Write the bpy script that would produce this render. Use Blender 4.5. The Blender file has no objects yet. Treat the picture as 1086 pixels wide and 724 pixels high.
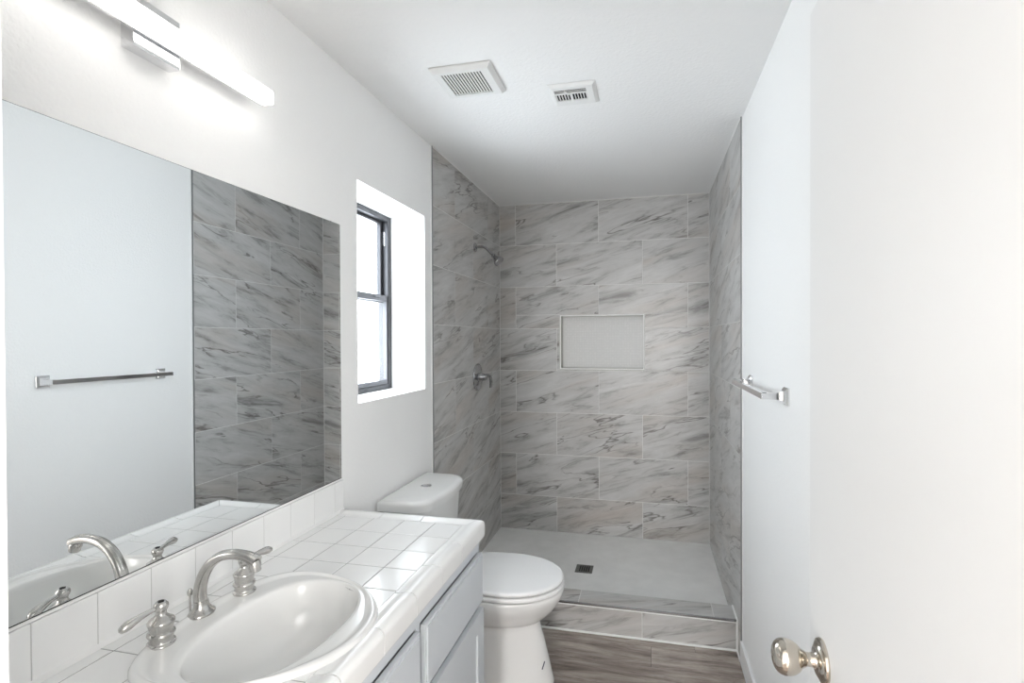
import bpy, bmesh, math, random
from mathutils import Vector, Matrix
PI = math.pi
sc = bpy.context.scene
C = bpy.context.collection

# ------------------------------------------------------------------ camera
F_PX, CX, CY = 538.51, 566.45, 364.38
YAW, PITCH, ROLL = 12.6735, -0.4742, -0.2175
EYE = 1.47
cam_data = bpy.data.cameras.new('camera')
cam = bpy.data.objects.new('camera', cam_data); C.objects.link(cam)
cam_data.sensor_fit = 'HORIZONTAL'; cam_data.sensor_width = 36.0
cam_data.lens = 36.0 * F_PX / 1086
cam_data.shift_x = -(CX - 543) / 1086
cam_data.shift_y = (CY - 362) / 1086
cam_data.clip_start = 0.01
y_, p_, r_ = map(math.radians, (YAW, PITCH, ROLL))
Fv = Vector((-math.sin(y_), math.cos(y_), 0)); Rv = Vector((math.cos(y_), math.sin(y_), 0)); Uv = Vector((0, 0, 1))
F2 = Fv * math.cos(p_) + Uv * math.sin(p_); U2 = Uv * math.cos(p_) - Fv * math.sin(p_)
R3 = Rv * math.cos(r_) + U2 * math.sin(r_); U3 = U2 * math.cos(r_) - Rv * math.sin(r_)
m = Matrix((R3, U3, -F2)).transposed().to_4x4(); m.translation = (0, 0, EYE)
cam.matrix_world = m
sc.camera = cam

# ------------------------------------------------------------------ light and exposure
sc.view_settings.view_transform = 'Standard'; sc.view_settings.look = 'None'
sc.view_settings.gamma = 1; sc.view_settings.use_curve_mapping = False
EXPOSURE = 1.0
WORLD_STRENGTH = 8.2
BAR_STRENGTH = 2.8
HALL_BACK_FILL_POWER = 56.0
HALL_SIDE_FILL_POWER = 22.0
sc.view_settings.exposure = EXPOSURE
sc.cycles.max_bounces = 14; sc.cycles.diffuse_bounces = 8; sc.cycles.glossy_bounces = 6
w = bpy.data.worlds.new('daylight'); sc.world = w; w.use_nodes = True
bg = w.node_tree.nodes['Background']
bg.inputs[0].default_value = (0.91, 0.955, 1.0, 1); bg.inputs[1].default_value = WORLD_STRENGTH

def area(name, loc, rot, sx, sy, power, col=(1, 1, 1), portal=False):
    l = bpy.data.lights.new(name, 'AREA'); l.shape = 'RECTANGLE'; l.size = sx; l.size_y = sy
    l.energy = power; l.color = col
    if portal: l.cycles.is_portal = True
    o = bpy.data.objects.new(name, l); C.objects.link(o); o.location = loc; o.rotation_euler = rot
    return o

area('hall_back_fill', (.08, -4.0, 1.40), (PI/2, 0, 0), .60, 1.9, HALL_BACK_FILL_POWER, (1.0, .985, .97))  # added fill light behind the camera to brighten the shower; no window built here
_d = Vector((-.75, 1.25, 1.15)) - Vector((1.35, -1.35, 1.65))
area('hall_side_fill', (1.35, -1.35, 1.65), _d.to_track_quat('-Z', 'Y').to_euler(), 1.0, 1.5, HALL_SIDE_FILL_POWER, (1.0, .985, .965))  # added unseen fill, angled through the doorway onto left wall and counter

# ------------------------------------------------------------------ materials
def new_mat(name, col=(.8, .8, .8), rough=.5, metal=0.0, spec=None, coat=0):
    m = bpy.data.materials.new(name); m.use_nodes = True
    b = m.node_tree.nodes['Principled BSDF']
    b.inputs['Base Color'].default_value = (*col, 1); b.inputs['Roughness'].default_value = rough
    b.inputs['Metallic'].default_value = metal
    if coat: b.inputs['Coat Weight'].default_value = coat; b.inputs['Coat Roughness'].default_value = .03
    return m
def N(m, t): return m.node_tree.nodes.new(t)
def L(m, a, b): m.node_tree.links.new(a, b)
def bsdf(m): return m.node_tree.nodes['Principled BSDF']
def add_bump(m, scale, dist, detail=3, rough=.55, strength=1.0):
    tc = N(m, 'ShaderNodeTexCoord'); n = N(m, 'ShaderNodeTexNoise'); bp = N(m, 'ShaderNodeBump')
    n.inputs['Scale'].default_value = scale; n.inputs['Detail'].default_value = detail; n.inputs['Roughness'].default_value = rough
    bp.inputs['Distance'].default_value = dist; bp.inputs['Strength'].default_value = strength
    L(m, tc.outputs['Object'], n.inputs['Vector']); L(m, n.outputs['Fac'], bp.inputs['Height'])
    L(m, bp.outputs['Normal'], bsdf(m).inputs['Normal']); return m
def vary(m, c1, c2, scale, detail=4):
    tc = N(m, 'ShaderNodeTexCoord'); n = N(m, 'ShaderNodeTexNoise'); r = N(m, 'ShaderNodeValToRGB')
    n.inputs['Scale'].default_value = scale; n.inputs['Detail'].default_value = detail
    r.color_ramp.elements[0].position = .35; r.color_ramp.elements[1].position = .65
    r.color_ramp.elements[0].color = (*c1, 1); r.color_ramp.elements[1].color = (*c2, 1)
    L(m, tc.outputs['Object'], n.inputs['Vector']); L(m, n.outputs['Fac'], r.inputs['Fac'])
    L(m, r.outputs['Color'], bsdf(m).inputs['Base Color']); return m

M = {}
M['paint'] = add_bump(new_mat('white_wall_paint', (.93, .93, .925), .55), 110, .0016)
M['ceiling'] = add_bump(new_mat('white_ceiling_paint', (.86, .86, .855), .7), 70, .002)
M['trim'] = new_mat('white_trim_paint', (.88, .88, .88), .35)
M['door'] = new_mat('white_door_paint', (.86, .86, .855), .45)
M['ceramic'] = vary(new_mat('glazed_white_ceramic', rough=.17, coat=.15), (.86, .86, .855), (.89, .89, .885), 3)
M['porcelain'] = new_mat('white_porcelain', (.82, .82, .81), .2, coat=.2)
M['seat'] = new_mat('white_seat_plastic', (.88, .88, .88), .22)
M['grout'] = new_mat('counter_grout', (.36, .36, .355), .9)
M['sgrout'] = new_mat('splash_grout', (.55, .55, .54), .9)
M['wgrout'] = new_mat('wall_tile_grout', (.74, .74, .72), .9)
M['caulk'] = new_mat('white_caulk', (.88, .88, .87), .5)
M['chrome'] = new_mat('polished_chrome', (.78, .78, .79), .10, 1)
M['nickel'] = vary(new_mat('brushed_nickel', rough=.24, metal=1), (.52, .505, .485), (.66, .645, .625), 30)
M['knob'] = new_mat('satin_nickel_knob', (.62, .57, .50), .12, 1)
M['satin'] = new_mat('satin_steel', (.40, .40, .41), .16, 1)
M['edge'] = new_mat('grey_tile_edge_metal', (.30, .30, .30), .4, .8)
M['dark'] = new_mat('black_void', (.01, .01, .01), .8)
M['drain'] = new_mat('dark_drain_metal', (.20, .20, .195), .4, .9)
M['bronze'] = new_mat('dark_bronze_aluminium', (.045, .045, .05), .4, .4)
M['bronze2'] = new_mat('weathered_bronze_aluminium', (.11, .11, .12), .45, .4)
M['cabinet'] = new_mat('pale_blue_grey_cabinet_paint', (.60, .63, .66), .5)
M['vent'] = new_mat('white_vent_plastic', (.80, .80, .79), .4)
M['blue'] = new_mat('dark_blue_ink', (.02, .03, .07), .5)
M['lift'] = new_mat('white_plug', (.75, .75, .75), .5)
M['mirror'] = new_mat('mirror_silver', (.86, .875, .875), .003, 1)
g = new_mat('window_glass', (1, 1, 1), .0); g.node_tree.nodes.remove(bsdf(g))
tr = N(g, 'ShaderNodeBsdfTransparent'); gl = N(g, 'ShaderNodeBsdfGlossy'); mx = N(g, 'ShaderNodeMixShader')
gl.inputs['Roughness'].default_value = .02; mx.inputs[0].default_value = .06
tr.inputs[0].default_value = (.94, .96, .97, 1)
L(g, tr.outputs[0], mx.inputs[1]); L(g, gl.outputs[0], mx.inputs[2]); L(g, mx.outputs[0], g.node_tree.nodes['Material Output'].inputs[0])
M['glass'] = g
e = new_mat('lit_diffuser', (.9, .9, .9), .5)
bsdf(e).inputs['Emission Color'].default_value = (1.0, .965, .92, 1); bsdf(e).inputs['Emission Strength'].default_value = BAR_STRENGTH
M['lit'] = e

def marble(name, dark=1.0, warm=0.5):
    """grey veined stone-look porcelain: streaks follow the tile's own UV"""
    m = new_mat(name, rough=.32)
    uv = N(m, 'ShaderNodeUVMap'); mr_ = N(m, 'ShaderNodeMapping'); mp = N(m, 'ShaderNodeMapping')
    L(m, uv.outputs[0], mr_.inputs['Vector']); L(m, mr_.outputs[0], mp.inputs['Vector'])
    mr_.inputs['Rotation'].default_value = (0, 0, math.radians(-16)); mp.inputs['Scale'].default_value = (1.35, 7.6, 1)
    w1 = N(m, 'ShaderNodeTexNoise'); w1.inputs['Scale'].default_value = 1.1; w1.inputs['Detail'].default_value = 3
    L(m, mp.outputs[0], w1.inputs['Vector'])
    sub = N(m, 'ShaderNodeVectorMath'); sub.operation = 'SUBTRACT'; sub.inputs[1].default_value = (.5, .5, .5)
    L(m, w1.outputs['Color'], sub.inputs[0])
    scl = N(m, 'ShaderNodeVectorMath'); scl.operation = 'SCALE'; scl.inputs['Scale'].default_value = 1.0
    L(m, sub.outputs[0], scl.inputs[0])
    add = N(m, 'ShaderNodeVectorMath'); add.operation = 'ADD'
    L(m, mp.outputs[0], add.inputs[0]); L(m, scl.outputs[0], add.inputs[1])
    # soft cloudy streaks
    n1 = N(m, 'ShaderNodeTexNoise'); n1.inputs['Scale'].default_value = 1.9; n1.inputs['Detail'].default_value = 10; n1.inputs['Roughness'].default_value = .68
    L(m, add.outputs[0], n1.inputs['Vector'])
    r1 = N(m, 'ShaderNodeValToRGB'); cr = r1.color_ramp
    k = dark
    cr.elements[0].position = .31; cr.elements[0].color = (.19*k, .184*k, .176*k, 1)
    cr.elements[1].position = .68; cr.elements[1].color = (.53*k, .527*k, .519*k, 1)
    q = cr.elements.new(.47); q.color = (.43*k, .425*k, .416*k, 1)
    L(m, n1.outputs['Fac'], r1.inputs['Fac'])
    # thin dark veins where a second noise crosses its middle
    n2 = N(m, 'ShaderNodeTexNoise'); n2.inputs['Scale'].default_value = .95; n2.inputs['Detail'].default_value = 4; n2.inputs['Roughness'].default_value = .5
    ad2 = N(m, 'ShaderNodeVectorMath'); ad2.operation = 'ADD'; ad2.inputs[1].default_value = (31.7, 12.2, 4)
    L(m, add.outputs[0], ad2.inputs[0]); L(m, ad2.outputs[0], n2.inputs['Vector'])
    s2 = N(m, 'ShaderNodeMath'); s2.operation = 'SUBTRACT'; s2.inputs[1].default_value = .5
    a2 = N(m, 'ShaderNodeMath'); a2.operation = 'ABSOLUTE'
    L(m, n2.outputs['Fac'], s2.inputs[0]); L(m, s2.outputs[0], a2.inputs[0])
    r2 = N(m, 'ShaderNodeMapRange'); r2.inputs['From Min'].default_value = 0; r2.inputs['From Max'].default_value = .014
    r2.inputs['To Min'].default_value = 1; r2.inputs['To Max'].default_value = 0
    L(m, a2.outputs[0], r2.inputs['Value'])
    n3 = N(m, 'ShaderNodeTexNoise'); n3.inputs['Scale'].default_value = 1.4; n3.inputs['Detail'].default_value = 2
    ad3 = N(m, 'ShaderNodeVectorMath'); ad3.operation = 'ADD'; ad3.inputs[1].default_value = (5.1, 77.2, 9)
    L(m, mp.outputs[0], ad3.inputs[0]); L(m, ad3.outputs[0], n3.inputs['Vector'])
    r3 = N(m, 'ShaderNodeMapRange'); r3.inputs['From Min'].default_value = .44; r3.inputs['From Max'].default_value = .60
    r3.inputs['To Min'].default_value = 0; r3.inputs['To Max'].default_value = .92
    L(m, n3.outputs['Fac'], r3.inputs['Value'])
    mu = N(m, 'ShaderNodeMath'); mu.operation = 'MULTIPLY'
    L(m, r2.outputs[0], mu.inputs[0]); L(m, r3.outputs[0], mu.inputs[1])
    mixv = N(m, 'ShaderNodeMixRGB'); mixv.inputs[2].default_value = (.12*k, .108*k, .10*k, 1)
    L(m, mu.outputs[0], mixv.inputs[0]); L(m, r1.outputs[0], mixv.inputs[1])
    # brown clouds
    n4 = N(m, 'ShaderNodeTexNoise'); n4.inputs['Scale'].default_value = .7; n4.inputs['Detail'].default_value = 4
    ad4 = N(m, 'ShaderNodeVectorMath'); ad4.operation = 'ADD'; ad4.inputs[1].default_value = (55.1, 7.2, 19)
    L(m, add.outputs[0], ad4.inputs[0]); L(m, ad4.outputs[0], n4.inputs['Vector'])
    r4 = N(m, 'ShaderNodeMapRange'); r4.inputs['From Min'].default_value = .48; r4.inputs['From Max'].default_value = .75
    r4.inputs['To Min'].default_value = 0; r4.inputs['To Max'].default_value = warm
    L(m, n4.outputs['Fac'], r4.inputs['Value'])
    mixb = N(m, 'ShaderNodeMixRGB'); mixb.blend_type = 'MULTIPLY'; mixb.inputs[2].default_value = (.86, .76, .69, 1)
    L(m, r4.outputs[0], mixb.inputs[0]); L(m, mixv.outputs[0], mixb.inputs[1])
    L(m, mixb.outputs[0], bsdf(m).inputs['Base Color'])
    bp = N(m, 'ShaderNodeBump'); bp.inputs['Distance'].default_value = .0006; bp.inputs['Strength'].default_value = .5
    L(m, n1.outputs['Fac'], bp.inputs['Height']); L(m, bp.outputs[0], bsdf(m).inputs['Normal'])
    return m
M['marble'] = marble('grey_veined_tile', 1.14, .75)

def wood():
    m = new_mat('grey_brown_wood_plank', rough=.38)
    uv = N(m, 'ShaderNodeUVMap'); mp = N(m, 'ShaderNodeMapping'); L(m, uv.outputs[0], mp.inputs['Vector'])
    mp.inputs['Scale'].default_value = (1.5, 9, 1)
    n = N(m, 'ShaderNodeTexNoise'); n.inputs['Scale'].default_value = 1.7; n.inputs['Detail'].default_value = 10; n.inputs['Roughness'].default_value = .72
    n.inputs['Distortion'].default_value = .5
    L(m, mp.outputs[0], n.inputs['Vector'])
    r = N(m, 'ShaderNodeValToRGB'); cr = r.color_ramp
    cr.elements[0].position = .33; cr.elements[0].color = (.085, .063, .052, 1)
    cr.elements[1].position = .72; cr.elements[1].color = (.62, .565, .51, 1)
    q = cr.elements.new(.48); q.color = (.30, .252, .222, 1)
    L(m, n.outputs['Fac'], r.inputs['Fac']); L(m, r.outputs[0], bsdf(m).inputs['Base Color'])
    return m
M['wood'] = wood()
pan = vary(new_mat('pale_grey_shower_pan', rough=.55), (.84, .84, .828), (.90, .90, .888), 9, 8)
M['pan'] = pan
def mosaic():
    m = new_mat('white_penny_mosaic', rough=.65)
    tc = N(m, 'ShaderNodeTexCoord'); v = N(m, 'ShaderNodeTexVoronoi'); v.inputs['Scale'].default_value = 55; v.inputs['Randomness'].default_value = .25
    L(m, tc.outputs['Object'], v.inputs['Vector'])
    r = N(m, 'ShaderNodeValToRGB'); r.color_ramp.elements[0].position = .40; r.color_ramp.elements[0].color = (.80, .80, .79, 1)
    r.color_ramp.elements[1].position = .62; r.color_ramp.elements[1].color = (.75, .75, .74, 1)
    L(m, v.outputs['Distance'], r.inputs['Fac']); L(m, r.outputs[0], bsdf(m).inputs['Base Color']); return m
M['mosaic'] = mosaic()

# ------------------------------------------------------------------ mesh helpers
def box(bm, x0, x1, y0, y1, z0, z1, bev=0, seg=2, mi=0):
    """adds a box; with bev its edges are rounded"""
    t = bmesh.new()
    bmesh.ops.create_cube(t, size=1)
    for v in t.verts:
        v.co = Vector(((x0+x1)/2 + v.co.x*(x1-x0), (y0+y1)/2 + v.co.y*(y1-y0), (z0+z1)/2 + v.co.z*(z1-z0)))
    if bev: bmesh.ops.bevel(t, geom=list(t.edges), offset=bev, segments=seg, profile=.6, affect='EDGES')
    merge(bm, t, mi); return bm
def merge(bm, t, mi=0, mat=None):
    vs = {}
    for v in t.verts: vs[v] = bm.verts.new(mat @ v.co if mat else v.co)
    for f in t.faces:
        try:
            nf = bm.faces.new([vs[v] for v in f.verts]); nf.material_index = mi; nf.smooth = f.smooth
        except ValueError: pass
    t.free()
def lathe(bm, prof, seg=40, mat=None, mi=0, squash=None, cap=True):
    """prof: [(r, h)] around +Z; mat places it"""
    rings = []
    for r, h in prof:
        ring = []
        for i in range(seg):
            a = 2*PI*i/seg
            p = Vector((r*math.cos(a), r*math.sin(a)*(squash or 1), h))
            ring.append(bm.verts.new(mat @ p if mat else p))
        rings.append(ring)
    for a, b in zip(rings, rings[1:]):
        for i in range(seg):
            f = bm.faces.new((a[i], a[(i+1) % seg], b[(i+1) % seg], b[i])); f.material_index = mi; f.smooth = True
    if cap:
        f = bm.faces.new(rings[0][::-1]); f.material_index = mi
        f = bm.faces.new(rings[-1]); f.material_index = mi
    return bm
def loft(bm, rings, closed=True, caps=True, mi=0, smooth=True):
    R = [[bm.verts.new(Vector(p)) for p in r] for r in rings]
    n = len(R[0])
    for a, b in zip(R, R[1:]):
        for i in range(n if closed else n-1):
            f = bm.faces.new((a[i], a[(i+1) % n], b[(i+1) % n], b[i])); f.smooth = smooth; f.material_index = mi
    if caps:
        f = bm.faces.new(R[0][::-1]); f.smooth = False; f = bm.faces.new(R[-1]); f.smooth = False
    return bm
def sweep(bm, pts, ra, rb, side=Vector((0, 1, 0)), seg=20, expo=2.0, mi=0):
    """tube along pts with half-widths ra[i] (along side) and rb[i] (in the bending plane)"""
    rings = []
    P = [Vector(p) for p in pts]
    for i, p in enumerate(P):
        t = (P[min(i+1, len(P)-1)] - P[max(i-1, 0)]).normalized()
        s = (side - t*side.dot(t)).normalized(); n = t.cross(s)
        ring = []
        for k in range(seg):
            a = 2*PI*k/seg; c, d = math.cos(a), math.sin(a)
            c2 = math.copysign(abs(c)**(2/expo), c); d2 = math.copysign(abs(d)**(2/expo), d)
            ring.append(p + s*ra[i]*c2 + n*rb[i]*d2)
        rings.append(ring)
    return loft(bm, rings, mi=mi)
def axis_mat(loc, d):
    """matrix taking +Z to direction d at loc"""
    q = Vector((0, 0, 1)).rotation_difference(Vector(d).normalized())
    return Matrix.Translation(Vector(loc)) @ q.to_matrix().to_4x4()
def obj(name, bm, mats, parent=None, sub=0, auto=35):
    bmesh.ops.recalc_face_normals(bm, faces=list(bm.faces))
    me = bpy.data.meshes.new(name)
    bm.to_mesh(me); bm.free()
    for k in (mats if isinstance(mats, (list, tuple)) else [mats]): me.materials.append(k)
    if auto: 
        me.set_sharp_from_angle(angle=math.radians(auto))
        for p in me.polygons: p.use_smooth = True
    o = bpy.data.objects.new(name, me); C.objects.link(o)
    if parent:
        o.parent = parent
        o.matrix_parent_inverse = parent_world(parent).inverted()
    if auto:
        wn = o.modifiers.new('weighted', 'WEIGHTED_NORMAL'); wn.keep_sharp = True; wn.weight = 80
    if sub:
        s = o.modifiers.new('smooth', 'SUBSURF'); s.levels = sub; s.render_levels = sub
    return o
def parent_world(o):
    m = Matrix.LocRotScale(o.location, o.rotation_euler, o.scale)
    if o.parent: m = parent_world(o.parent) @ o.matrix_parent_inverse @ m
    return m
def struct(name, bm, mats, **k):
    o = obj(name, bm, mats, **k); o['kind'] = 'structure'; return o
def thing(name, label, cat, loc, group=None):
    o = bpy.data.objects.new(name, None); C.objects.link(o); o.location = loc
    o.empty_display_size = .05
    o['label'] = label; o['category'] = cat
    if group: o['group'] = group
    return o
def tag(o, label, cat, group=None):
    o['label'] = label; o['category'] = cat
    if group: o['group'] = group
    return o
NB = bmesh.new

# ------------------------------------------------------------------ dimensions
XL, XR = -1.090, 0.416            # painted walls
TL, TR = -1.083, 0.408            # tile faces
YB = 3.654                        # back tile face
YE = 2.446                        # front edge of the wall tile
YF = 0.264                        # near wall, room side
ZC = 2.468
NX0, NX1, NZ0, NZ1 = -.620, -.035, 1.262, 1.638   # niche
WY0, WY1, WZ0, WZ1 = 1.757, 2.359, 1.226, 2.087   # window recess
DX0, DX1, DZ = -.449, .285, 2.05                  # doorway

# ------------------------------------------------------------------ room shell
b = NB(); box(b, XL-.25, 2.3, YF-.12-4.2, YF-.12, -.1, -.004); box(b, XL-.25, XR+.12, YF-.12, YE+.3, -.1, -.004); box(b, XL-.25, XR+.12, YE+.3, YB+.2, -.1, -.004)
slab = b
# planks: run along X, each with its own UV
random.seed(4)
def planks():
    bm = NB(); uvl = bm.loops.layers.uv.new('UVMap')
    wdt = .152; y = 2.528 - .050
    rows = [(2.478, 2.53)]
    while y > -4.0: rows.append((y-wdt, y)); y -= wdt
    for k, (a, c) in enumerate(rows):
        x = XL - (0.35, .1, .6, .85, .45)[k % 5] * 1.2
        if k == 0: x = .213 - 1.22*2
        while x < (XR + .1 if a > YF-.2 else 2.2):
            x0, x1 = max(x, XL-.0), min(x+1.22, XR if a > YF-.2 else 2.2)
            if x1 - x0 > .02:
                ou, ov = random.uniform(0, 50), random.uniform(0, 50)
                t = NB(); box(t, x0+.0007, x1-.0007, a+.0007, c-.0007, -.012, 0, .0012, 1)
                vs = {v: bm.verts.new(v.co) for v in t.verts}
                for f in t.faces:
                    nf = bm.faces.new([vs[v] for v in f.verts])
                    for lp in nf.loops: lp[uvl].uv = (lp.vert.co.x-x0+ou, lp.vert.co.y-a+ov)
                t.free()
            x += 1.22
    return bm
fl = struct('floor', planks(), M['wood'])
sl = obj('subfloor', slab, new_mat('dark_plank_joint', (.05, .045, .04), .9), fl)

b = NB()
# ceiling with openings for the fan and the register left solid: grilles stand proud
box(b, XL-.25, 2.3, YF-.12-4.3, YF-.12, ZC, ZC+.1); box(b, XL-.25, XR+.12, YF-.12, YB+.2, ZC, ZC+.1)
struct('ceiling', b, M['ceiling'])
# left wall with the window recess
b = NB(); T = .28
box(b, XL-T, XL, YF-.12-4.2, WY0, -.1, ZC); box(b, XL-T, XL, WY1, YB+.2, -.1, ZC)
box(b, XL-T, XL, WY0, WY1, -.1, WZ0); box(b, XL-T, XL, WY0, WY1, WZ1, ZC)
bmesh.ops.remove_doubles(b, verts=b.verts, dist=1e-5)
wl = struct('wall_left', b, M['paint'])
b = NB(); box(b, XR, XR+.12, YF-.12, YB+.2, -.1, ZC)
wr = struct('wall_right', b, M['paint'])
b = NB()
box(b, XL, XR, YB+.012, YB+.2, -.1, NZ0-.01); box(b, XL, XR, YB+.012, YB+.2, NZ1+.01, ZC)
box(b, XL, NX0-.01, YB+.012, YB+.2, NZ0-.01, NZ1+.01); box(b, NX1+.01, XR, YB+.012, YB+.2, NZ0-.01, NZ1+.01)
box(b, NX0-.01, NX1+.01, YB+.10, YB+.2, NZ0-.01, NZ1+.01)
wb = struct('wall_back', b, M['paint'])
b = NB()
box(b, XL, DX0, YF-.12, YF, -.1, ZC); box(b, DX1+.0, XR, YF-.12, YF, -.1, ZC); box(b, XR, 2.3, YF-.12, YF, -.1, ZC); box(b, DX0, DX1, YF-.12, YF, DZ, ZC)
wf = struct('wall_front', b, M['paint'])
# the hallway behind the doorway
b = NB(); box(b, XL-.25, 2.3, YF-.12-4.3, YF-.12-4.2, -.1, ZC); box(b, 2.2, 2.3, YF-.12-4.2, YF-.12, -.1, ZC)
struct('wall_hallway', b, M['paint'])

# tile cladding -----------------------------------------------------
def clad(name, parent, rects, plane, sgn, thick, hole=None, seed=1, gap=.0016, mat=None):
    """rects: (a0,b0,a1,b1) in wall coordinates; plane ('x', value) or ('y', value) or ('z', value); sgn: outward normal"""
    random.seed(seed)
    bm = NB(); uvl = bm.loops.layers.uv.new('UVMap')
    ax, val = plane
    def P(a, b_, d):
        if ax == 'x': return Vector((val - sgn*d, a, b_))
        if ax == 'y': return Vector((a, val - sgn*d, b_))
        return Vector((a, b_, val - sgn*d))
    def put(a0, b0, a1, b1, o, fl, th0=0, th1=thick, mi=0, bev=.0010):
        if a1-a0 < .004 or b1-b0 < .004: return
        t = NB()
        c0, c1 = P(a0, b0, th0), P(a1, b1, th1)
        box(t, min(c0.x, c1.x), max(c0.x, c1.x), min(c0.y, c1.y), max(c0.y, c1.y), min(c0.z, c1.z), max(c0.z, c1.z), bev, 1)
        vs = {v: bm.verts.new(v.co) for v in t.verts}
        for f in t.faces:
            nf = bm.faces.new([vs[v] for v in f.verts]); nf.material_index = mi
            for lp in nf.loops:
                c = lp.vert.co
                a, b_ = {'x': (c.y, c.z), 'y': (c.x, c.z), 'z': (c.x, c.y)}[ax]
                if ax == 'x': a = a*sgn
                lp[uvl].uv = (fl*a + o[0], fl*b_ + o[1])
        t.free()
    def pieces(r):
        if not hole: return [r]
        a0, b0, a1, b1 = r; h0, g0, h1, g1 = hole
        if a1 <= h0 or a0 >= h1 or b1 <= g0 or b0 >= g1: return [r]
        out = []
        if b0 < g0: out.append((a0, b0, a1, g0))
        if b1 > g1: out.append((a0, g1, a1, b1))
        m0, m1 = max(b0, g0), min(b1, g1)
        if a0 < h0: out.append((a0, m0, h0, m1))
        if a1 > h1: out.append((h1, m0, a1, m1))
        return out
    for r in rects:
        o = (random.uniform(0, 60), random.uniform(0, 60)); fl = random.choice((1, 1, -1))
        for q in pieces(r): put(q[0]+gap, q[1]+gap, q[2]-gap, q[3]-gap, o, fl)
    A0 = min(r[0] for r in rects); A1 = max(r[2] for r in rects); B0 = min(r[1] for r in rects); B1 = max(r[3] for r in rects)
    for q in pieces((A0, B0, A1, B1)): put(*q, (0, 0), 1, .0010, thick, 1, 0)
    return obj(name, bm, [mat or M['marble'], M['wgrout']], parent, auto=0)
zs = [.004, .318, .626, .934, 1.242, 1.55, 1.858, 2.166, ZC-.003]
def rows(cols_a, cols_b, lo, hi, first=0):
    out = []
    for k in range(first, len(zs)-1):
        cs = [lo] + [c for c in (cols_a if k % 2 == 1 else cols_b) if lo < c < hi] + [hi]
        out += [(cs[i], zs[k], cs[i+1], zs[k+1]) for i in range(len(cs)-1)]
    return out
side = rows((2.757, 3.370), (2.45+.0, 3.065), YE, YB)
clad('wall_tile', wl, side, ('x', TL), 1, TL-XL, seed=11).name = 'wall_tile'
clad('wall_tile', wr, side, ('x', TR), -1, XR-TR, seed=25)
clad('wall_tile', wb, rows((-.960, -.347, .267), (-.6535, -.040), TL, TR), ('y', YB), -1, .012, hole=(NX0-.012, NZ0-.012, NX1+.012, NZ1+.012), seed=42)
# grey metal edge strip and white caulk where the tile ends
for wall, x0, x1 in ((wl, XL, TL+.001), (wr, TR-.001, XR)):
    b = NB(); box(b, min(x0, x1), max(x0, x1), YE-.006, YE, .10 if 0 else .0, ZC); obj('edge_strip', b, M['edge'], wall)
    b = NB()
    if wall is wl: box(b, XL, XL+.004, YE-.012, YE-.006, 0, ZC)
    else: box(b, XR-.004, XR, YE-.012, YE-.006, .10, ZC)
    obj('caulk_line', b, M['caulk'], wall)
# caulk along ceiling and inner corners
b = NB()
box(b, TL-.002, TR+.002, YB-.004, YB, ZC-.005, ZC); obj('caulk_line', b, M['wgrout'], wb)
b = NB(); box(b, TL, TL+.003, YE, YB, ZC-.006, ZC); obj('caulk_line', b, M['caulk'], wl)
b = NB(); box(b, TR-.003, TR, YE, YB, ZC-.006, ZC); obj('caulk_line', b, M['caulk'], wr)
b = NB(); box(b, TL, TL+.003, YB-.003, YB, 0, ZC); obj('caulk_line', b, M['wgrout'], wb)
b = NB(); box(b, TR-.003, TR, YB-.003, YB, 0, ZC); obj('caulk_line', b, M['wgrout'], wb)

# niche
b = NB(); box(b, NX0-.01, NX1+.01, YB+.085, YB+.10, NZ0-.01, NZ1+.01); obj('niche_back', b, M['mosaic'], wb)
b = NB(); t = .012
for (a0, a1, c0, c1) in ((NX0-t, NX0, NZ0-t, NZ1+t), (NX1, NX1+t, NZ0-t, NZ1+t), (NX0, NX1, NZ0-t, NZ0), (NX0, NX1, NZ1, NZ1+t)):
    box(b, a0, a1, YB+.001, YB+.086, c0, c1)
obj('niche_lining', b, M['marble'], wb)
b = NB(); t = .0085
for (a0, a1, c0, c1) in ((NX0-t, NX0, NZ0-t, NZ1+t), (NX1, NX1+t, NZ0-t, NZ1+t), (NX0, NX1, NZ0-t, NZ0), (NX0, NX1, NZ1, NZ1+t)):
    box(b, a0, a1, YB-.003, YB+.004, c0, c1, .0008, 1)
obj('niche_edge_trim', b, M['caulk'], wb)
b = NB()
for (a0, a1, c0, c1) in ((NX0, NX0+.006, NZ0, NZ1), (NX1-.004, NX1, NZ0, NZ1), (NX0, NX1, NZ0, NZ0+.005), (NX0, NX1, NZ1-.005, NZ1)):
    box(b, a0, a1, YB+.079, YB+.085, c0, c1)
obj('niche_caulk', b, M['wgrout'], wb)

# shower pan, slightly dished to the drain
b = NB()
DXc, DYc, DR = -.3875, 3.108, .052
nx, ny = 30, 20
X0, X1, Y0, Y1 = TL, TR, 2.665, YB
gv = [[None]*(ny+1) for _ in range(nx+1)]
for i in range(nx+1):
    for j in range(ny+1):
        x = X0+(X1-X0)*i/nx; y = Y0+(Y1-Y0)*j/ny
        d = min(1, math.hypot((x-DXc)/.9, (y-DYc)/.55))
        gv[i][j] = b.verts.new((x, y, .053+.010*d))
for i in range(nx):
    for j in range(ny): b.faces.new((gv[i][j], gv[i+1][j], gv[i+1][j+1], gv[i][j+1]))
r_ = bmesh.ops.extrude_face_region(b, geom=list(b.faces))
for v in r_['geom']:
    if isinstance(v, bmesh.types.BMVert): v.co.z = 0
pan_o = struct('trim_1', b, M['pan']); 
pan_o['label'] = 'pale grey shower floor pan behind the tiled curb'
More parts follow.
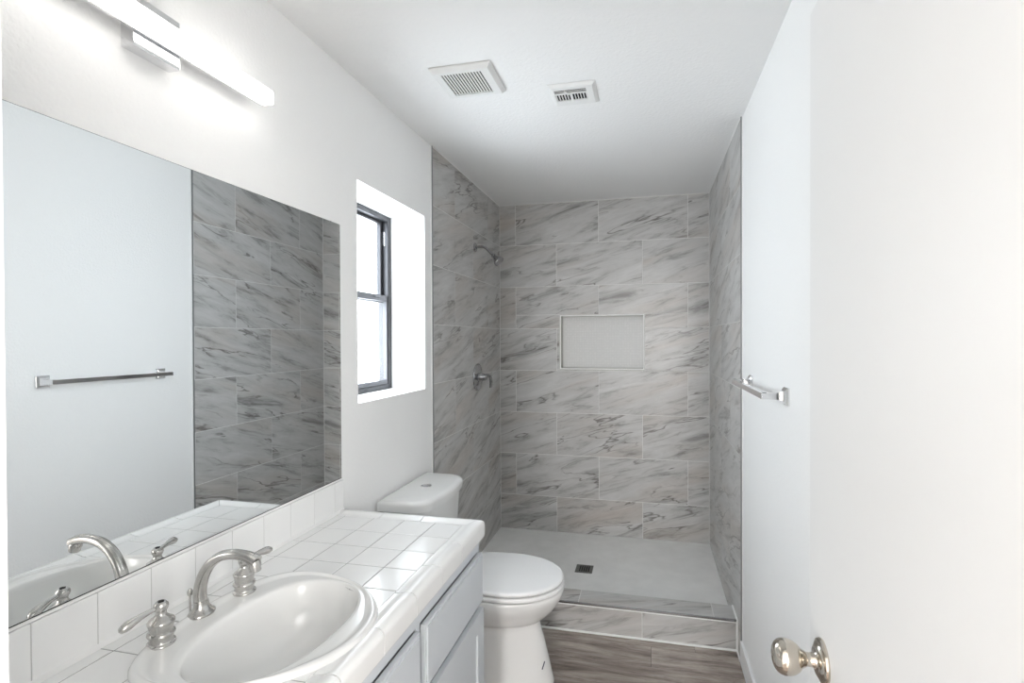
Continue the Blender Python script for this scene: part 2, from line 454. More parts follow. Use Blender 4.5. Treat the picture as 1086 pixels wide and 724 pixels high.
# curb
b = NB(); box(b, TL, TR, 2.534, 2.661, 0, .142)
curb = struct('trim_2', b, M['wgrout'])
curb['label'] = 'low tiled curb at the front of the shower'
clad('curb_tile', curb, [(TL, .006, -.645, .144), (-.645, .006, -.032, .144), (-.032, .006, TR-.006, .144)], ('y', 2.530), -1, .006, seed=8)
clad('curb_tile', curb, [(TL, 2.534, -.960, 2.664), (-.960, 2.534, -.347, 2.664), (-.347, 2.534, .303, 2.664), (.303, 2.534, TR-.006, 2.664)], ('z', .1475), 1, .007, seed=19)
b = NB(); box(b, TL, TR-.004, 2.5265, 2.534, .1375, .1480, .001, 1); obj('curb_edge_strip', b, M['satin'], curb)
b = NB(); box(b, TL, TR-.004, 2.5275, 2.530, .132, .1375); obj('caulk_line', b, M['caulk'], curb)
b = NB(); box(b, TL, TR, 2.520, 2.531, .0005, .008, .002, 1); box(b, TR-.006, TR, 2.522, 2.531, .008, .146); box(b, TR-.006, TR, 2.528, 2.664, .144, .1505); box(b, TR-.006, TR, YE, 2.53, .0005, .007)
obj('caulk_line', b, M['caulk'], curb)
# shower floor drain
dr = thing('shower_drain', 'small square dark metal drain grate in the pale shower floor', 'drain', (DXc, DYc, .0555))
b = NB(); h = DR
for (a0, a1, c0, c1) in ((-h, h, -h, -h+.012), (-h, h, h-.012, h), (-h, -h+.016, -h+.012, h-.012), (h-.016, h, -h+.012, h-.012)):
    box(b, DXc+a0, DXc+a1, DYc+c0, DYc+c1, .0545, .0585)
obj('frame', b, M['drain'], dr)
b = NB()
for k in range(6): box(b, DXc-.036+k*.0135, DXc-.0295+k*.0135, DYc-.04, DYc+.04, .0548, .0578)
obj('grate', b, M['drain'], dr)
b = NB(); box(b, DXc-.037, DXc+.037, DYc-.041, DYc+.041, .0542, .0549); obj('drain_well', b, M['dark'], dr)

# baseboards and door casing
b = NB(); box(b, XR-.013, XR, DX1 and YF+.0, YE-.006, 0, .102, .004, 2); struct('baseboard_right', b, M['trim'])
b = NB(); box(b, XL, XL+.013, 1.645, YE-.006, 0, .102, .004, 2); struct('baseboard_left', b, M['trim'])
b = NB(); box(b, DX0-.066, DX0-.011, YF, YF+.014, 0, DZ+.055, .003, 2); box(b, DX0-.06, DX1+.06, YF, YF+.014, DZ+.006, DZ+.06, .003, 2)
box(b, DX0, DX0+.012, YF-.12, YF+.0, 0, DZ); box(b, DX0, DX1, YF-.12, YF, DZ-.012, DZ)
struct('trim_3', b, M['trim'])['label'] = 'white door casing at the left edge of the view'

# ------------------------------------------------------------------ window
b = NB(); XO = -1.272   # room face of the window frame
fw = .034
for (a0, a1, c0, c1) in ((WY0, WY0+fw, WZ0, WZ1), (WY1-fw, WY1, WZ0, WZ1), (WY0+fw, WY1-fw, WZ0, WZ0+.024), (WY0+fw, WY1-fw, WZ1-.024, WZ1)):
    box(b, XO-.055, XO, a0, a1, c0, c1, .0015, 1)
win = struct('window_1', b, M['bronze'])
win['label'] = 'dark bronze framed single-hung window in deep white reveal'
def sash(name, x0, x1, y0, y1, z0, z1, s, bot, top, mat):
    b = NB()
    for (a0, a1, c0, c1) in ((y0, y0+s, z0, z1), (y1-s, y1, z0, z1), (y0+s, y1-s, z0, z0+bot), (y0+s, y1-s, z1-top, z1)):
        box(b, x0, x1, a0, a1, c0, c1, .0015, 1)
    o = obj(name, b, mat, win)
    g = NB(); xm = (x0+x1)/2; box(g, xm-.002, xm+.002, y0+s, y1-s, z0+bot, z1-top); obj('pane', g, M['glass'], o, auto=0)
    return o
ZM = 1.672
sash('upper_sash', XO-.050, XO-.028, WY0+fw, WY1-fw, ZM-.016, WZ1-.024, .022, .020, .016, M['bronze'])
sash('lower_sash', XO-.024, XO-.004, WY0+fw-.01, WY1-fw+.012, WZ0+.024, ZM+.020, .020, .022, .030, M['bronze2'])
b = NB(); box(b, XO-.004, XO+.006, WY1-.16, WY1-.11, ZM+.004, ZM+.012, .002, 1); obj('sash_lock', b, M['bronze2'], win)
b = NB(); box(b, XO-.028, XO-.014, WY1-fw-.004, WY1-fw+.004, 1.94, 2.01, .001, 1); obj('sash_spring', b, M['satin'], win)
area('window_daylight_portal', (XO-.07, (WY0+WY1)/2, (WZ0+WZ1)/2), (0, -PI/2, 0), WZ1-WZ0, WY1-WY0, 1, portal=True)

# ------------------------------------------------------------------ door
door = thing('door', 'flat white door standing open beside the right wall', 'door', (.294, .62, .01))
door['kind'] = 'structure'; door.name = 'door_1'
b = NB(); box(b, .277, .312, YF+.008, .977, .012, 2.035, .0015, 2); obj('door_slab', b, M['door'], door)
kz, ky = .945, .905
kb = NB()
# rose
lathe(kb, [(.034, 0), (.0345, .003), (.033, .006), (.030, .0075), (.028, .0075), (.026, .010), (.022, .012), (.015, .0125), (.0135, .014)], 48, axis_mat((.2775, ky, kz), (-1, 0, 0)))
obj('knob_rose', kb, M['knob'], door)
kb = NB()
prof = [(.0125, .012), (.0125, .016), (.0105, .019), (.0105, .026), (.0125, .029)]
for k in range(0, 25):
    a = PI*k/24; h = .031+.047*(1-math.cos(a))/2*1.0; r = .0275*math.sin(a)**.72*(1+.10*(-math.cos(a)))
    if r > .0125 or k > 4: prof.append((max(r, .0006), h))
lathe(kb, prof, 48, axis_mat((.2775, ky, kz), (-1, 0, 0)))
obj('door_knob', kb, M['knob'], door)
for z in (.25, 1.05, 1.82):
    b = NB(); lathe(b, [(.006, 0), (.006, .09)], 12, Matrix.Translation((.3185, YF+.012, z)))
    obj('hinge', b, M['satin'], door)

# ------------------------------------------------------------------ vanity
CT = .855            # counter top height
VY0, VY1 = YF+.018, 1.642
van = thing('vanity_cabinet', 'pale blue-grey vanity cabinet with drawer and panelled doors under white tiled counter', 'cabinet', (-.8, .95, 0))
b = NB(); box(b, XL+.001, -.583, VY0, VY0+.016, .10, .797); box(b, XL+.001, -.583, 1.616, 1.632, .10, .797); box(b, XL+.001, XL+.013, VY0+.016, 1.616, .10, .797); box(b, XL+.013, -.583, VY0+.016, 1.616, .10, .118); box(b, XL+.001, -.64, VY0, 1.632, .0, .10)
obj('carcass', b, M['cabinet'], van)
b = NB(); x0, x1 = -.583, -.563
box(b, x0, x1, VY0, 1.636, .757, .797); box(b, x0, x1, VY0, 1.636, .10, .125); box(b, x0, x1, VY0, 1.636, .570, .583)
for c in (VY0, .716, 1.156, 1.62):
    w_ = c+.022 if c < 1.6 else 1.636; box(b, x0, x1, c, w_, .125, .570); box(b, x0, x1, c, w_, .583, .757)
obj('face_frame', b, M['cabinet'], van)
def front(name, y0, y1, z0, z1, panel):
    b = NB()
    x0, x1 = -.563, -.545
    if not panel:
        box(b, x0, x1-.004, y0, y1, z0, z1, .002, 2); box(b, x0, x1, y0+.008, y1-.008, z0+.008, z1-.008, .004, 2)
    else:
        s = .062
        for (a0, a1, c0, c1) in ((y0, y0+s, z0, z1), (y1-s, y1, z0, z1), (y0+s-.001, y1-s+.001, z0, z0+s), (y0+s-.001, y1-s+.001, z1-s, z1)):
            box(b, x0, x1, a0, a1, c0, c1, .0022, 2)
        box(b, x0, x1-.007, y0+s-.006, y1-s+.006, z0+s-.006, z1-s+.006, .001, 1)
    return obj(name, b, M['cabinet'], van)
front('drawer', 1.181, 1.630, .588, .752, False)
front('drawer_front', .741, 1.152, .588, .752, False)
front('drawer_front', .296, .712, .588, .752, False)
for a, c in ((1.181, 1.634), (.741, 1.152), (.296, .712)): front('door', a, c, .118, .566, True)

# countertop --------------------------------------------------------
def outer(th, k=1.0, dx=0):
    c, s = math.cos(th), math.sin(th)
    if c >= 0: x, y = .283*c, .225*s
    else:
        n = 2.5; x = -.142*abs(c)**(2/n); y = .225*math.copysign(abs(s)**(2/n), s)
    return Vector((-.852 + x*k, .940 + y*k, 0))
def inner(th, k=1.0):
    c, s = math.cos(th), math.sin(th); n = 2.35
    return Vector((-.775 + k*.132*math.copysign(abs(c)**(2/n), c), .940 + k*.195*math.copysign(abs(s)**(2/n), s), 0))
def smooth_th(i, n): return 2*PI*i/n
ctr = thing('countertop', 'white square-tiled vanity countertop with rounded edge tiles', 'countertop', (-.8, .95, .80))
SX = -.603; SY = 1.588          # seams of the edge tiles
ys = [1.248+.1128*k for k in range(-9, 4)]; ys = [VY0-.001] + [y for y in ys if y > VY0+.02 and y < SY-.02] + [SY]
xs = [XL+.012, -1.039, -.926, -.813, -.700, SX]
b = NB()
for i in range(len(xs)-1):
    for j in range(len(ys)-1):
        box(b, xs[i]+.0015, xs[i+1]-.0015, ys[j]+.0015, ys[j+1]-.0015, CT-.008, CT, .0014, 2)
tiles_bm = b
b2 = NB(); box(b2, XL+.001, SX, VY0, SY, .800, CT-.0012)
def cut(bm, name, mats, parent, kk):
    cutter = NB(); n = 96
    loft(cutter, [[outer(smooth_th(i, n), kk)+Vector((0, 0, z)) for i in range(n)] for z in (.70, .95)], smooth=False)
    bmesh.ops.recalc_face_normals(cutter, faces=list(cutter.faces)); bmesh.ops.recalc_face_normals(bm, faces=list(bm.faces))
    mc = bpy.data.meshes.new('cut'); cutter.to_mesh(mc); cutter.free()
    oc = bpy.data.objects.new('cut', mc); C.objects.link(oc)
    me = bpy.data.meshes.new(name); bm.to_mesh(me); bm.free()
    for k in mats: me.materials.append(k)
    o = bpy.data.objects.new(name, me); C.objects.link(o)
    md = o.modifiers.new('c', 'BOOLEAN'); md.operation = 'DIFFERENCE'; md.object = oc; md.solver = 'EXACT'
    dg = bpy.context.evaluated_depsgraph_get(); dg.update()
    me2 = bpy.data.meshes.new_from_object(o.evaluated_get(dg)); o.modifiers.clear(); o.data = me2; me2.name = name
    bpy.data.objects.remove(oc); bpy.data.meshes.remove(mc)
    o.parent = parent; o.matrix_parent_inverse = parent_world(parent).inverted(); return o
cut(tiles_bm, 'tile_field', [M['ceramic']], ctr, .93)
cut(b2, 'grout_bed', [M['grout']], ctr, .93)
# V-cap edge tiles: profile extruded along Y (front) and X (far end), mitred at the corner
prof = [(0, -.004), (.0, .0), (.013, .0004), (.022, .0028), (.031, .0048), (.041, .0050), (.049, .0030), (.0545, -.0015), (.0575, -.008), (.058, -.014), (.058, -.050), (.056, -.0545), (.050, -.056), (.040, -.056), (.040, -.012), (.0, -.012)]
def cap_piece(p0, p1, m0=0, m1=0, along='y'):
    b = NB(); g = .0014
    r0, r1 = [], []
    for d, h in prof:
        if along == 'y':
            r0.append((SX+d, p0+g+(d*m0), CT+h)); r1.append((SX+d, p1-g+(d*m1), CT+h))
        else:
            r0.append((p0+g+(d*m0), SY+d, CT+h)); r1.append((p1-g+(d*m1), SY+d, CT+h))
    loft(b, [r0, r1]); return b
b = NB()
joints = [1.588-.154*k for k in range(0, 9)]; joints = [j for j in joints if j > VY0+.02][::-1]
joints = [VY0] + joints
for i in range(len(joints)-1):
    m1 = 1 if i == len(joints)-2 else 0
    t = cap_piece(joints[i], joints[i+1], 0, m1); merge(b, t)
js = [XL+.0145, -1.065, -.911, -.757, SX]
for i in range(len(js)-1):
    t = cap_piece(js[i], js[i+1], 0, 1 if i == len(js)-2 else 0, 'x'); merge(b, t)
obj('edge_tiles', b, M['ceramic'], ctr, auto=50)
b = NB(); box(b, SX, SX+.0555, VY0, SY+.055, .803, CT-.0035); box(b, XL+.0135, SX, SY, SY+.0555, .803, CT-.0035)
bmesh.ops.bevel(b, geom=[e_ for e_ in b.edges if all(v.co.z > .84 for v in e_.verts)], offset=.009, segments=3, affect='EDGES')
obj('grout_bed', b, M['grout'], ctr)

# backsplash
bs = thing('backsplash', 'single row of white backsplash tiles between counter and mirror', 'backsplash', (XL+.005, .95, CT))
yy = [1.248+.1128*k for k in range(-9, 4)]
yy = [VY0-.001] + [y for y in yy if y > VY0+.02] + [1.640]
b = NB()
for j in range(len(yy)-1): box(b, XL+.003, XL+.0125, yy[j]+.0009, yy[j+1]-.0009, CT+.003, .9655, .0014, 2)
obj('splash_tiles', b, M['ceramic'], bs)
b = NB(); box(b, XL+.001, XL+.0115, VY0, 1.638, CT+.0005, .965); obj('grout_bed', b, M['sgrout'], bs)
b = NB()
loft(b, [[(XL+.0125, y, CT+.0005), (XL+.0125, y, CT+.008), (XL+.0155, y, CT+.0045), (XL+.021, y, CT+.0005)] for y in (VY0, 1.64)])
obj('caulk_line', b, M['caulk'], bs)

# mirror
mr = thing('mirror', 'large frameless wall mirror above the vanity backsplash', 'mirror', (XL+.003, .95, .97))
b = NB(); box(b, XL+.0015, XL+.0060, .30, 1.636, .9735, 1.886); obj('mirror_glass', b, M['mirror'], mr, auto=0)
b = NB(); box(b, XL+.0005, XL+.0014, .30, 1.6375, .9725, 1.8885); box(b, XL+.0014, XL+.0064, .30, 1.636, .9718, .9736); obj('mirror_backing_and_shadow_line', b, M['dark'], mr)  # backing sheet, plus a black strip painting a shadow line under the glass
b = NB(); box(b, XL+.0002, XL+.0085, .30, 1.637, .9665, .9718) 
obj('bottom_channel', b, M['caulk'], mr)
for y in (.62, 1.58):
    b = NB(); box(b, XL+.0005, XL+.0072, y-.006, y+.006, 1.883, 1.8882, .0008, 1); obj('mirror_clip', b, M['chrome'], mr)

# ------------------------------------------------------------------ sink
snk = thing('sink', 'oval white drop-in sink with faucet ledge set in tiled counter', 'sink', (-.8, .94, CT))
n = 128; rings = []
def ringp(d, z):
    out = []
    for i in range(n):
        th = smooth_th(i, n); O, I = outer(th), inner(th); v = I-O; L_ = v.length
        out.append(O + v*min(d/L_, 1.0) + Vector((0, 0, z)))
    return out
Z = CT
def frac(f, z):
    return [outer(smooth_th(i, n)).lerp(inner(smooth_th(i, n)), f) + Vector((0, 0, z)) for i in range(n)]
def ramp_ring(d, f, z):   # distance d from the outside, but never past fraction f
    out = []
    for i in range(n):
        O, I = outer(smooth_th(i, n)), inner(smooth_th(i, n)); v = I-O
        out.append(O + v*min(d/v.length, f) + Vector((0, 0, z)))
    return out
rings += [ramp_ring(.000, 0, Z-.001), ramp_ring(.0005, .02, Z+.004), ramp_ring(.003, .08, Z+.0085), ramp_ring(.007, .16, Z+.0115), ramp_ring(.012, .26, Z+.0125),
          ramp_ring(.018, .38, Z+.0120), ramp_ring(.024, .48, Z+.0095), ramp_ring(.029, .56, Z+.0075), ramp_ring(.036, .64, Z+.0070),
          frac(.80, Z+.0075), frac(.92, Z+.0070), frac(1.0, Z+.0035)]
for k, dz in ((.985, -.004), (.965, -.016), (.945, -.032), (.92, -.055), (.88, -.078), (.81, -.098), (.70, -.115), (.55, -.127), (.38, -.134), (.22, -.137), (.115, -.139)):
    rings.append([inner(smooth_th(i, n), k) + Vector((0, 0, Z+dz)) for i in range(n)])
b = NB(); loft(b, rings, caps=False)
# underside so the bowl has thickness
low = []
for k, dz in ((.12, -.150), (.45, -.145), (.80, -.115), (.97, -.06), (1.02, -.01)):
    low.append([inner(smooth_th(i, n), k) + Vector((0, 0, Z+dz)) for i in range(n)])
low.append(ramp_ring(.02, .4, Z-.002)); low.append(ramp_ring(.0, 0, Z-.001))
loft(b, low, caps=False)
bmesh.ops.remove_doubles(b, verts=b.verts, dist=1e-5)
obj('basin', b, M['porcelain'], snk, auto=60)
b = NB()
cx_, cy_ = -.775, .940
lathe(b, [(.0165, -.139), (.0225, -.1375), (.0225, -.1355), (.0200, -.1345), (.0165, -.1365), (.0160, -.1385)], 40, Matrix.Translation((cx_, cy_, Z)), cap=False)
lathe(b, [(.0002, -.1345), (.010, -.1350), (.0150, -.1370), (.0150, -.140), (.0002, -.141)], 40, Matrix.Translation((cx_, cy_, Z)))
obj('drain', b, M['chrome'], snk)
for yo in (.918, .951):
    b = NB(); bb = inner(0.0, .955)
    lathe(b, [(.0001, .0), (.0058, .0), (.0062, .0015), (.0058, .003), (.0001, .003)], 24, axis_mat((bb.x+.0035, yo, Z-.026), (-1, 0, .28)))
    obj('overflow_hole', b, M['dark'], snk)

# ------------------------------------------------------------------ faucet
fc = thing('faucet', 'brushed nickel widespread faucet with arched spout and two lever handles', 'faucet', (-.965, .936, Z+.007))
fz = Z+.0075
def catmull(P, k=6):
    P = [Vector(p) for p in P]; out = []
    Q = [P[0]*2-P[1]] + P + [P[-1]*2-P[-2]]
    for i in range(1, len(Q)-2):
        for s in range(k):
            t = s/k; a, b_, c, d = Q[i-1], Q[i], Q[i+1], Q[i+2]
            out.append(.5*((2*b_) + (-a+c)*t + (2*a-5*b_+4*c-d)*t*t + (-a+3*b_-3*c+d)*t*t*t))
    out.append(P[-1]); return out
b = NB()
lathe(b, [(.0290, 0), (.0298, .0025), (.0285, .0055), (.0235, .0095), (.0185, .0150), (.0160, .022), (.0150, .030)], 40,
      Matrix.Translation((-.972, .936, fz)) @ Matrix.Diagonal((.82, 1.0, 1, 1)))
path = catmull([(-.974, .936, fz+.014), (-.976, .936, .912), (-.968, .936, .944), (-.948, .936, .975), (-.917, .936, .996), (-.880, .936, 1.003), (-.850, .9365, 1.000), (-.828, .937, .992)], 5)
nn = len(path)
ra = [.0130 - .0012*min(1, i/(nn*.5)) + .0022*max(0, (i/nn-.7)/.3) for i in range(nn)]
rb = [.0125 - .0030*min(1, i/(nn*.6)) + .0020*max(0, (i/nn-.75)/.25) for i in range(nn)]
sweep(b, path, ra, rb, seg=28, expo=2.6)
# raised centre rib
pr = [p + (Vector((-1, 0, 0)).lerp(Vector((0, 0, 1)), min(1, i/(nn*.55)))).normalized()*(rb[i]*.72) for i, p in enumerate(path)]
sweep(b, pr[3:-2], [.0050]*(nn-5), [.0048]*(nn-5), seg=12)
obj('spout', b, M['nickel'], fc, auto=50)
b = NB()
lathe(b, [(.0115, 0), (.0135, .003), (.0135, .011), (.0120, .014), (.0118, .021), (.0105, .023), (.009, .023), (.009, .020)], 32, axis_mat((-.836, .937, .992), (.22, 0, -1)))
obj('aerator', b, M['nickel'], fc)
b = NB()
lathe(b, [(.0022, 0), (.0022, .036), (.0045, .038), (.0062, .042), (.0062, .047), (.0040, .050), (.0035, .052)], 20, Matrix.Translation((-1.003, .936, fz)))
obj('lift_rod', b, M['nickel'], fc)
def handle(x, y, tip, flip=1):
    b = NB()
    pr = [(.0250, 0), (.0256, .0025), (.0248, .0048), (.0218, .0060), (.0205, .0085), (.0210, .016), (.0228, .020), (.0245, .0235), (.0238, .027), (.0205, .030),
          (.0208, .036), (.0222, .044), (.0238, .048), (.0238, .0515), (.0215, .055), (.0150, .0605), (.0105, .065), (.0092, .070), (.0098, .074),
          (.0120, .0785), (.0132, .084), (.0124, .089), (.0098, .0925), (.0085, .094), (.0080, .0945)]
    lathe(b, [(r*1.0, h*.90) for r, h in pr], 40, Matrix.Translation((x, y, fz)))
    o = obj('handle_body', b, M['nickel'], fc, auto=50)
    o['label'] = 'left bell-shaped handle body' if flip < 0 else 'right bell-shaped handle body'
    b = NB(); lathe(b, [(.0001, .0), (.0052, .0), (.0052, .0010), (.0001, .0010)], 20, Matrix.Translation((x, y, fz+.0850))); obj('screw_recess', b, M['dark'], o)
    b = NB(); z0 = fz+.0745
    A = Vector((x, y, z0)); T_ = Vector(tip)
    pts = [A.lerp(T_, k/10) + Vector((0, 0, .004*math.sin(PI*k/10))) for k in range(11)]
    rr = [.0042, .0044, .0046, .005, .0056, .0063, .0073, .0084, .0092, .0088, .0058]
    pts.append(T_ + (T_-A).normalized()*.0022); rr.append(.0010)
    sweep(b, pts, rr, rr, side=Vector((1, 0, 0)), seg=20)
    obj('lever', b, M['nickel'], o, auto=60)
handle(-.956, .826, (-.972, .757, .923), -1)
handle(-.955, 1.040, (-.936, 1.108, .940), 1)

# ------------------------------------------------------------------ toilet
TYc = 2.125
toi = thing('toilet', 'white two-piece toilet with closed seat between vanity and shower', 'toilet', (-.72, TYc, 0))
def egg(xb, xf, hw, z, n=48, xm=None, nb=2.6, nf=2.05, yc=TYc):
    xm = xm if xm is not None else xf - (xf-xb)*.5
    pts = []
    for i in range(n):
        a = 2*PI*i/n; c, s = math.cos(a), math.sin(a)
        if c >= 0: e_ = nf; x = xm+(xf-xm)*abs(c)**(2/e_)
        else: e_ = nb; x = xm-(xm-xb)*abs(c)**(2/e_)
        pts.append((x, yc+hw*math.copysign(abs(s)**(2/e_), s), z))
    return pts
b = NB()
secs = [(0, -.975, -.398, .122), (.012, -.978, -.396, .124), (.03, -.975, -.402, .120), (.10, -.965, -.417, .113), (.18, -.958, -.437, .108), (.24, -.955, -.454, .106), (.262, -.955, -.459, .108),
        (.269, -.955, -.455, .113), (.281, -.955, -.441, .128), (.302, -.957, -.417, .151), (.332, -.96, -.390, .173), (.362, -.962, -.370, .188), (.388, -.963, -.357, .197), (.406, -.963, -.353, .200), (.415, -.962, -.357, .198), (.418, -.958, -.366, .192)]
loft(b, [egg(xb, xf, hw, z, 64, xm=xf-.26) for z, xb, xf, hw in secs])
obj('bowl', b, M['porcelain'], toi, auto=50)
def slabegg(xb, xf, hw, z0, z1, r, name, mat, crown=0.0, xm=None):
    b = NB(); rr = []
    for t in (0, .35, .7, 1):
        a = t*PI/2; rr.append((z0+r*(1-math.cos(a))*0 + r*math.sin(a)*.6, r*(1-math.sin(a))*.8))
    rings = [egg(xb+r*.8, xf-r*.8, hw-r*.8, z0, 64, xm=xf-.25)] + [egg(xb+o, xf-o, hw-o, z, 64, xm=xf-.25) for z, o in ((z0+r*.35, r*.25), (z0+r*.8, 0), (z1-r, 0), (z1-r*.55, r*.15), (z1-r*.2, r*.55), (z1, r*1.25))]
    for k in (.06, .12, .16): rings.append(egg(xb+k, xf-k, hw-k, z1+crown*k/.16, 64, xm=xf-.25))
    loft(b, rings); return obj(name, b, mat, toi, auto=50)
slabegg(-.86, -.352, .197, .4205, .4385, .006, 'seat', M['seat'])
slabegg(-.865, -.355, .195, .4415, .461, .009, 'seat_cover', M['seat'], .004)
for s in (-1, 1):
    b = NB(); lathe(b, [(.0135, -.025), (.0150, -.022), (.0150, .022), (.0135, .025)], 24, axis_mat((-.872, TYc+s*.075, .445), (0, 1, 0)))
    obj('seat_hinge', b, M['seat'], toi)
def dshape(xb, xf, hw, r, z, yc=TYc, bow=.0, n=14):
    pts = [(xb, yc-hw, z)]
    for i in range(n+1):
        a = -PI/2 + (PI/2)*i/n; pts.append((xf-r+r*math.cos(a), yc-hw+r+r*math.sin(a), z))
    for i in range(1, 8):
        t = i/8; pts.append((xf+bow*math.sin(PI*t), yc-hw+r+(2*hw-2*r)*t, z))
    for i in range(n+1):
        a = (PI/2)*i/n; pts.append((xf-r+r*math.cos(a), yc+hw-r+r*math.sin(a), z))
    pts.append((xb, yc+hw, z)); return pts
TK = 2.100
b = NB()
loft(b, [dshape(-1.068, -.905, .195, .06, .412, TK), dshape(-1.070, -.893, .203, .065, .44, TK), dshape(-1.072, -.882, .214, .07, .60, TK, .008), dshape(-1.072, -.875, .220, .072, .767, TK, .012)])
obj('tank', b, M['porcelain'], toi, auto=50)
b = NB()
loft(b, [dshape(-1.074, -.868, .226, .075, .771, TK, .014), dshape(-1.076, -.860, .231, .078, .774, TK, .015), dshape(-1.077, -.858, .233, .080, .800, TK, .015),
         dshape(-1.076, -.861, .231, .079, .808, TK, .015), dshape(-1.073, -.868, .226, .076, .8145, TK, .014), dshape(-1.063, -.882, .214, .07, .818, TK, .012), dshape(-1.02, -.93, .15, .03, .8195, TK)])
obj('tank_lid', b, M['porcelain'], toi, auto=50)
b = NB()
lathe(b, [(.0235, 0), (.0240, .0015), (.0225, .0028), (.0205, .0028), (.0200, .0012), (.0002, .0010)], 36, Matrix.Translation((-.968, TK+.0, .8190)))
fb = obj('flush_button', b, M['chrome'], toi)
b = NB(); lathe(b, [(.0190, 0), (.0190, .0016), (.0175, .0022), (.0002, .0022)], 30, Matrix.Translation((-.968, TK+.0, .8200)) @ Matrix.Rotation(.5, 4, 'Z'))
obj('button_half', b, M['satin'], fb)
# water inlet area between tank and bowl
b = NB(); loft(b, [egg(-1.05, -.86, .13, .35, 40), egg(-1.05, -.84, .15, .417, 40)]); obj('bowl_deck', b, M['porcelain'], toi)
# small dark blue mark on the pedestal
b = NB()
mk = Matrix.Translation((-.4335, TYc-.042, .098)) @ Matrix.Rotation(math.radians(68), 4, 'Z')
t = NB(); box(t, -.0034, .0034, -.0012, .0012, -.016, .016, .0008, 1); merge(b, t, 0, mk @ Matrix.Rotation(math.radians(38), 4, 'Y'))
obj('maker_mark', b, M['blue'], toi)

# ------------------------------------------------------------------ towel bar (24 inch, square posts)
tb = thing('towel_bar', 'chrome square towel bar mounted on the right wall before the shower', 'towel bar', (XR, 1.97, 1.293))
def sq(xp, h, y, z): return [(xp, y-h, z-h), (xp, y+h, z-h), (xp, y+h, z+h), (xp, y-h, z+h)]
tz = 1.293
for y in (1.690, 2.240):
    b = NB()
    # stepped square plate that tapers into the post
    rings = [(0, .0270), (.004, .0270), (.0045, .0255), (.009, .0215), (.013, .0160), (.020, .0125), (.034, .0105), (.060, .0095), (.072, .0095)]
    loft(b, [sq(XR-d, h, y, tz) for d, h in rings], smooth=False)
    obj('post', b, M['chrome'], tb, auto=20)
b = NB(); box(b, XR-.0765, XR-.0585, 1.690-.011, 2.240+.011, tz-.0095, tz+.0095, .0012, 2); obj('bar', b, M['chrome'], tb)

# ------------------------------------------------------------------ shower fittings
sh = thing('showerhead', 'small chrome shower head on bent arm high on left tile wall', 'shower head', (TL, 3.10, 2.062))
b = NB(); lathe(b, [(.0300, 0), (.0305, .003), (.0270, .007), (.0180, .010), (.0120, .012)], 36, axis_mat((TL+.0005, 3.10, 2.062), (1, 0, 0))); obj('flange', b, M['satin'], sh)
b = NB()
pth = catmull([(TL+.002, 3.10, 2.062), (TL+.045, 3.10, 2.064), (TL+.070, 3.10, 2.056), (TL+.092, 3.10, 2.036), (TL+.125, 3.10, 2.002)], 6)
sweep(b, pth, [.0090]*len(pth), [.0090]*len(pth)); obj('shower_arm', b, M['satin'], sh)
b = NB()
lathe(b, [(.0110, 0), (.0145, .004), (.0145, .012), (.0120, .015), (.0160, .024), (.0250, .042), (.0335, .056), (.0350, .062), (.0335, .067), (.0280, .0665), (.0275, .0650), (.0002, .0655)], 40, axis_mat((TL+.118, 3.10, 2.009), (.70, -.12, -.70)))
obj('spray_head', b, M['satin'], sh)
sv = thing('shower_valve', 'round shower valve plate with curved lever on left tile wall', 'shower valve', (TL, 3.13, 1.228))
b = NB(); lathe(b, [(.0880, 0), (.0890, .003), (.0870, .006), (.0760, .0085), (.0700, .0080), (.0500, .0125), (.0300, .0150), (.0285, .017)], 56, axis_mat((TL+.0005, 3.135, 1.228), (1, 0, 0))); obj('escutcheon', b, M['satin'], sv)
b = NB(); lathe(b, [(.0285, .016), (.0280, .030), (.0235, .036), (.0220, .052), (.0200, .058), (.0120, .062), (.0002, .063)], 40, axis_mat((TL, 3.135, 1.228), (1, 0, 0))); obj('hub', b, M['satin'], sv)
b = NB()
pth = catmull([(TL+.045, 3.135, 1.236), (TL+.060, 3.155, 1.240), (TL+.068, 3.185, 1.228), (TL+.070, 3.205, 1.200), (TL+.068, 3.212, 1.168), (TL+.066, 3.212, 1.152)], 5)
k = len(pth); sweep(b, pth, [.013-.004*i/k for i in range(k)], [.010-.0035*i/k for i in range(k)], side=Vector((1, 0, 0))); obj('lever', b, M['satin'], sv)

# ------------------------------------------------------------------ ceiling fan grille and register
ef = thing('exhaust_fan', 'square white slatted exhaust fan cover on the ceiling', 'exhaust fan', (-.67, 1.85, ZC))
fx0, fx1, fy0, fy1 = -.787, -.552, 1.742, 1.960
sx0, sx1, sy0, sy1 = -.752, -.592, 1.770, 1.930
b = NB(); h1, h0 = ZC-.001, ZC-.020
# bevelled rim as four-sided ring
def rect(x0, x1, y0, y1, z): return [(x0, y0, z), (x1, y0, z), (x1, y1, z), (x0, y1, z)]
loft(b, [rect(fx0, fx1, fy0, fy1, h1), rect(fx0, fx1, fy0, fy1, ZC-.007), rect(fx0+.012, fx1-.012, fy0+.012, fy1-.012, h0), rect(sx0, sx1, sy0, sy1, h0), rect(sx0, sx1, sy0, sy1, h0+.008)], caps=False, smooth=False)
obj('rim', b, M['vent'], ef, auto=20)
b = NB(); ns = 14; pitch = (sx1-sx0)/ns
for k in range(ns+1):
    c = sx0 + k*pitch; box(b, max(sx0, c-.0030), min(sx1, c+.0030), sy0, sy1, h0-.0002, h0+.0015)
obj('slats', b, M['vent'], ef)
b = NB(); box(b, sx0-.002, sx1+.002, sy0-.002, sy1+.002, h0+.0075, h0+.009); obj('fan_interior', b, M['dark'], ef)

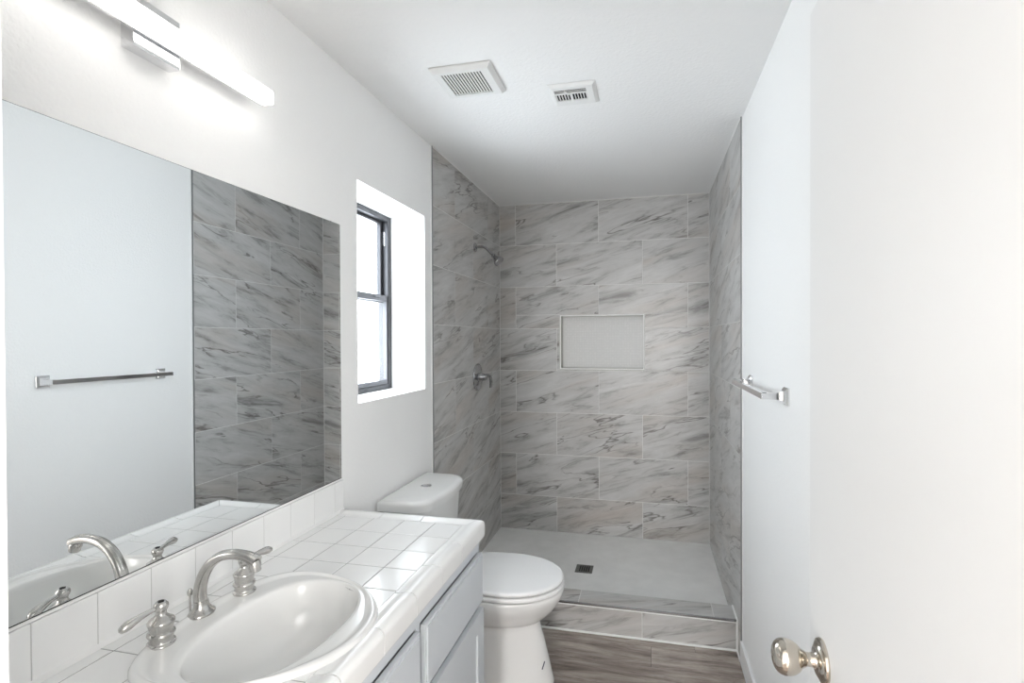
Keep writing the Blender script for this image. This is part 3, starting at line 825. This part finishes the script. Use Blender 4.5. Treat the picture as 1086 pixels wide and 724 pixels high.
vr = thing('air_register', 'small white ceiling air register with louvres and lever', 'air vent', (-.29, 2.05, ZC))
vx0, vx1, vy0, vy1 = -.388, -.198, 1.963, 2.143
ox0, ox1 = -.366, -.238
h1, h0 = ZC-.001, ZC-.012
ya0, ya1, yb0, yb1 = 1.998, 2.022, 2.034, 2.088
b = NB()
loft(b, [rect(vx0, vx1, vy0, vy1, h1), rect(vx0+.002, vx1-.002, vy0+.002, vy1-.002, ZC-.004), rect(vx0+.014, vx1-.014, vy0+.014, vy1-.014, h0), rect(ox0, ox1, ya0, yb1, h0), rect(ox0, ox1, ya0, yb1, h0+.0045)], caps=False, smooth=False)
box(b, ox0, ox1, ya1, yb0, h0-.0003, h0+.006)
obj('face_plate', b, M['vent'], vr, auto=20)
b = NB(); box(b, ox0, ox1, (ya0+ya1)/2-.0015, (ya0+ya1)/2+.0015, h0+.001, h0+.003)
for g in range(2):
    gx0 = ox0 + g*(ox1-ox0)/2; gx1 = gx0 + (ox1-ox0)/2
    for k in range(6):
        c = gx0+.003+k*(gx1-gx0-.006)/5; t = NB(); box(t, -.0026, .0026, -(yb1-yb0)/2, (yb1-yb0)/2, -.0005, .0005)
        merge(b, t, 0, Matrix.Translation((c, (yb0+yb1)/2, h0+.002)) @ Matrix.Rotation(math.radians(-25 if g == 0 else 40), 4, 'Y'))
box(b, (ox0+ox1)/2-.005, (ox0+ox1)/2+.005, yb0, yb1, h0-.0003, h0+.006)
obj('louvres', b, M['vent'], vr)
b = NB(); box(b, ox0-.002, ox1+.002, ya0-.002, yb1+.002, h0+.0040, h0+.0055); obj('duct_opening', b, M['dark'], vr)
b = NB(); t = NB(); box(t, -.002, .002, -.014, .020, -.006, .0, .0006, 1); merge(b, t, 0, Matrix.Translation((-.318, 2.012, h0)) @ Matrix.Rotation(math.radians(-28), 4, 'Z')); obj('damper_lever', b, M['vent'], vr)

# ------------------------------------------------------------------ vanity light
lt = thing('vanity_light', 'chrome LED bar light above the mirror, switched on', 'wall light', (XL, .918, 2.149))
b = NB(); box(b, XL+.0005, -1.056, .863, .973, 2.094, 2.204, .0015, 2); obj('wall_plate', b, M['chrome'], lt)
b = NB(); box(b, -1.0555, -1.0480, .612, 1.218, 2.124, 2.164, .0008, 1); obj('metal_channel', b, M['chrome'], lt)
b = NB(); box(b, -1.0478, -1.0150, .608, 1.226, 2.1255, 2.1625, .004, 3); obj('diffuser', b, M['lit'], lt)
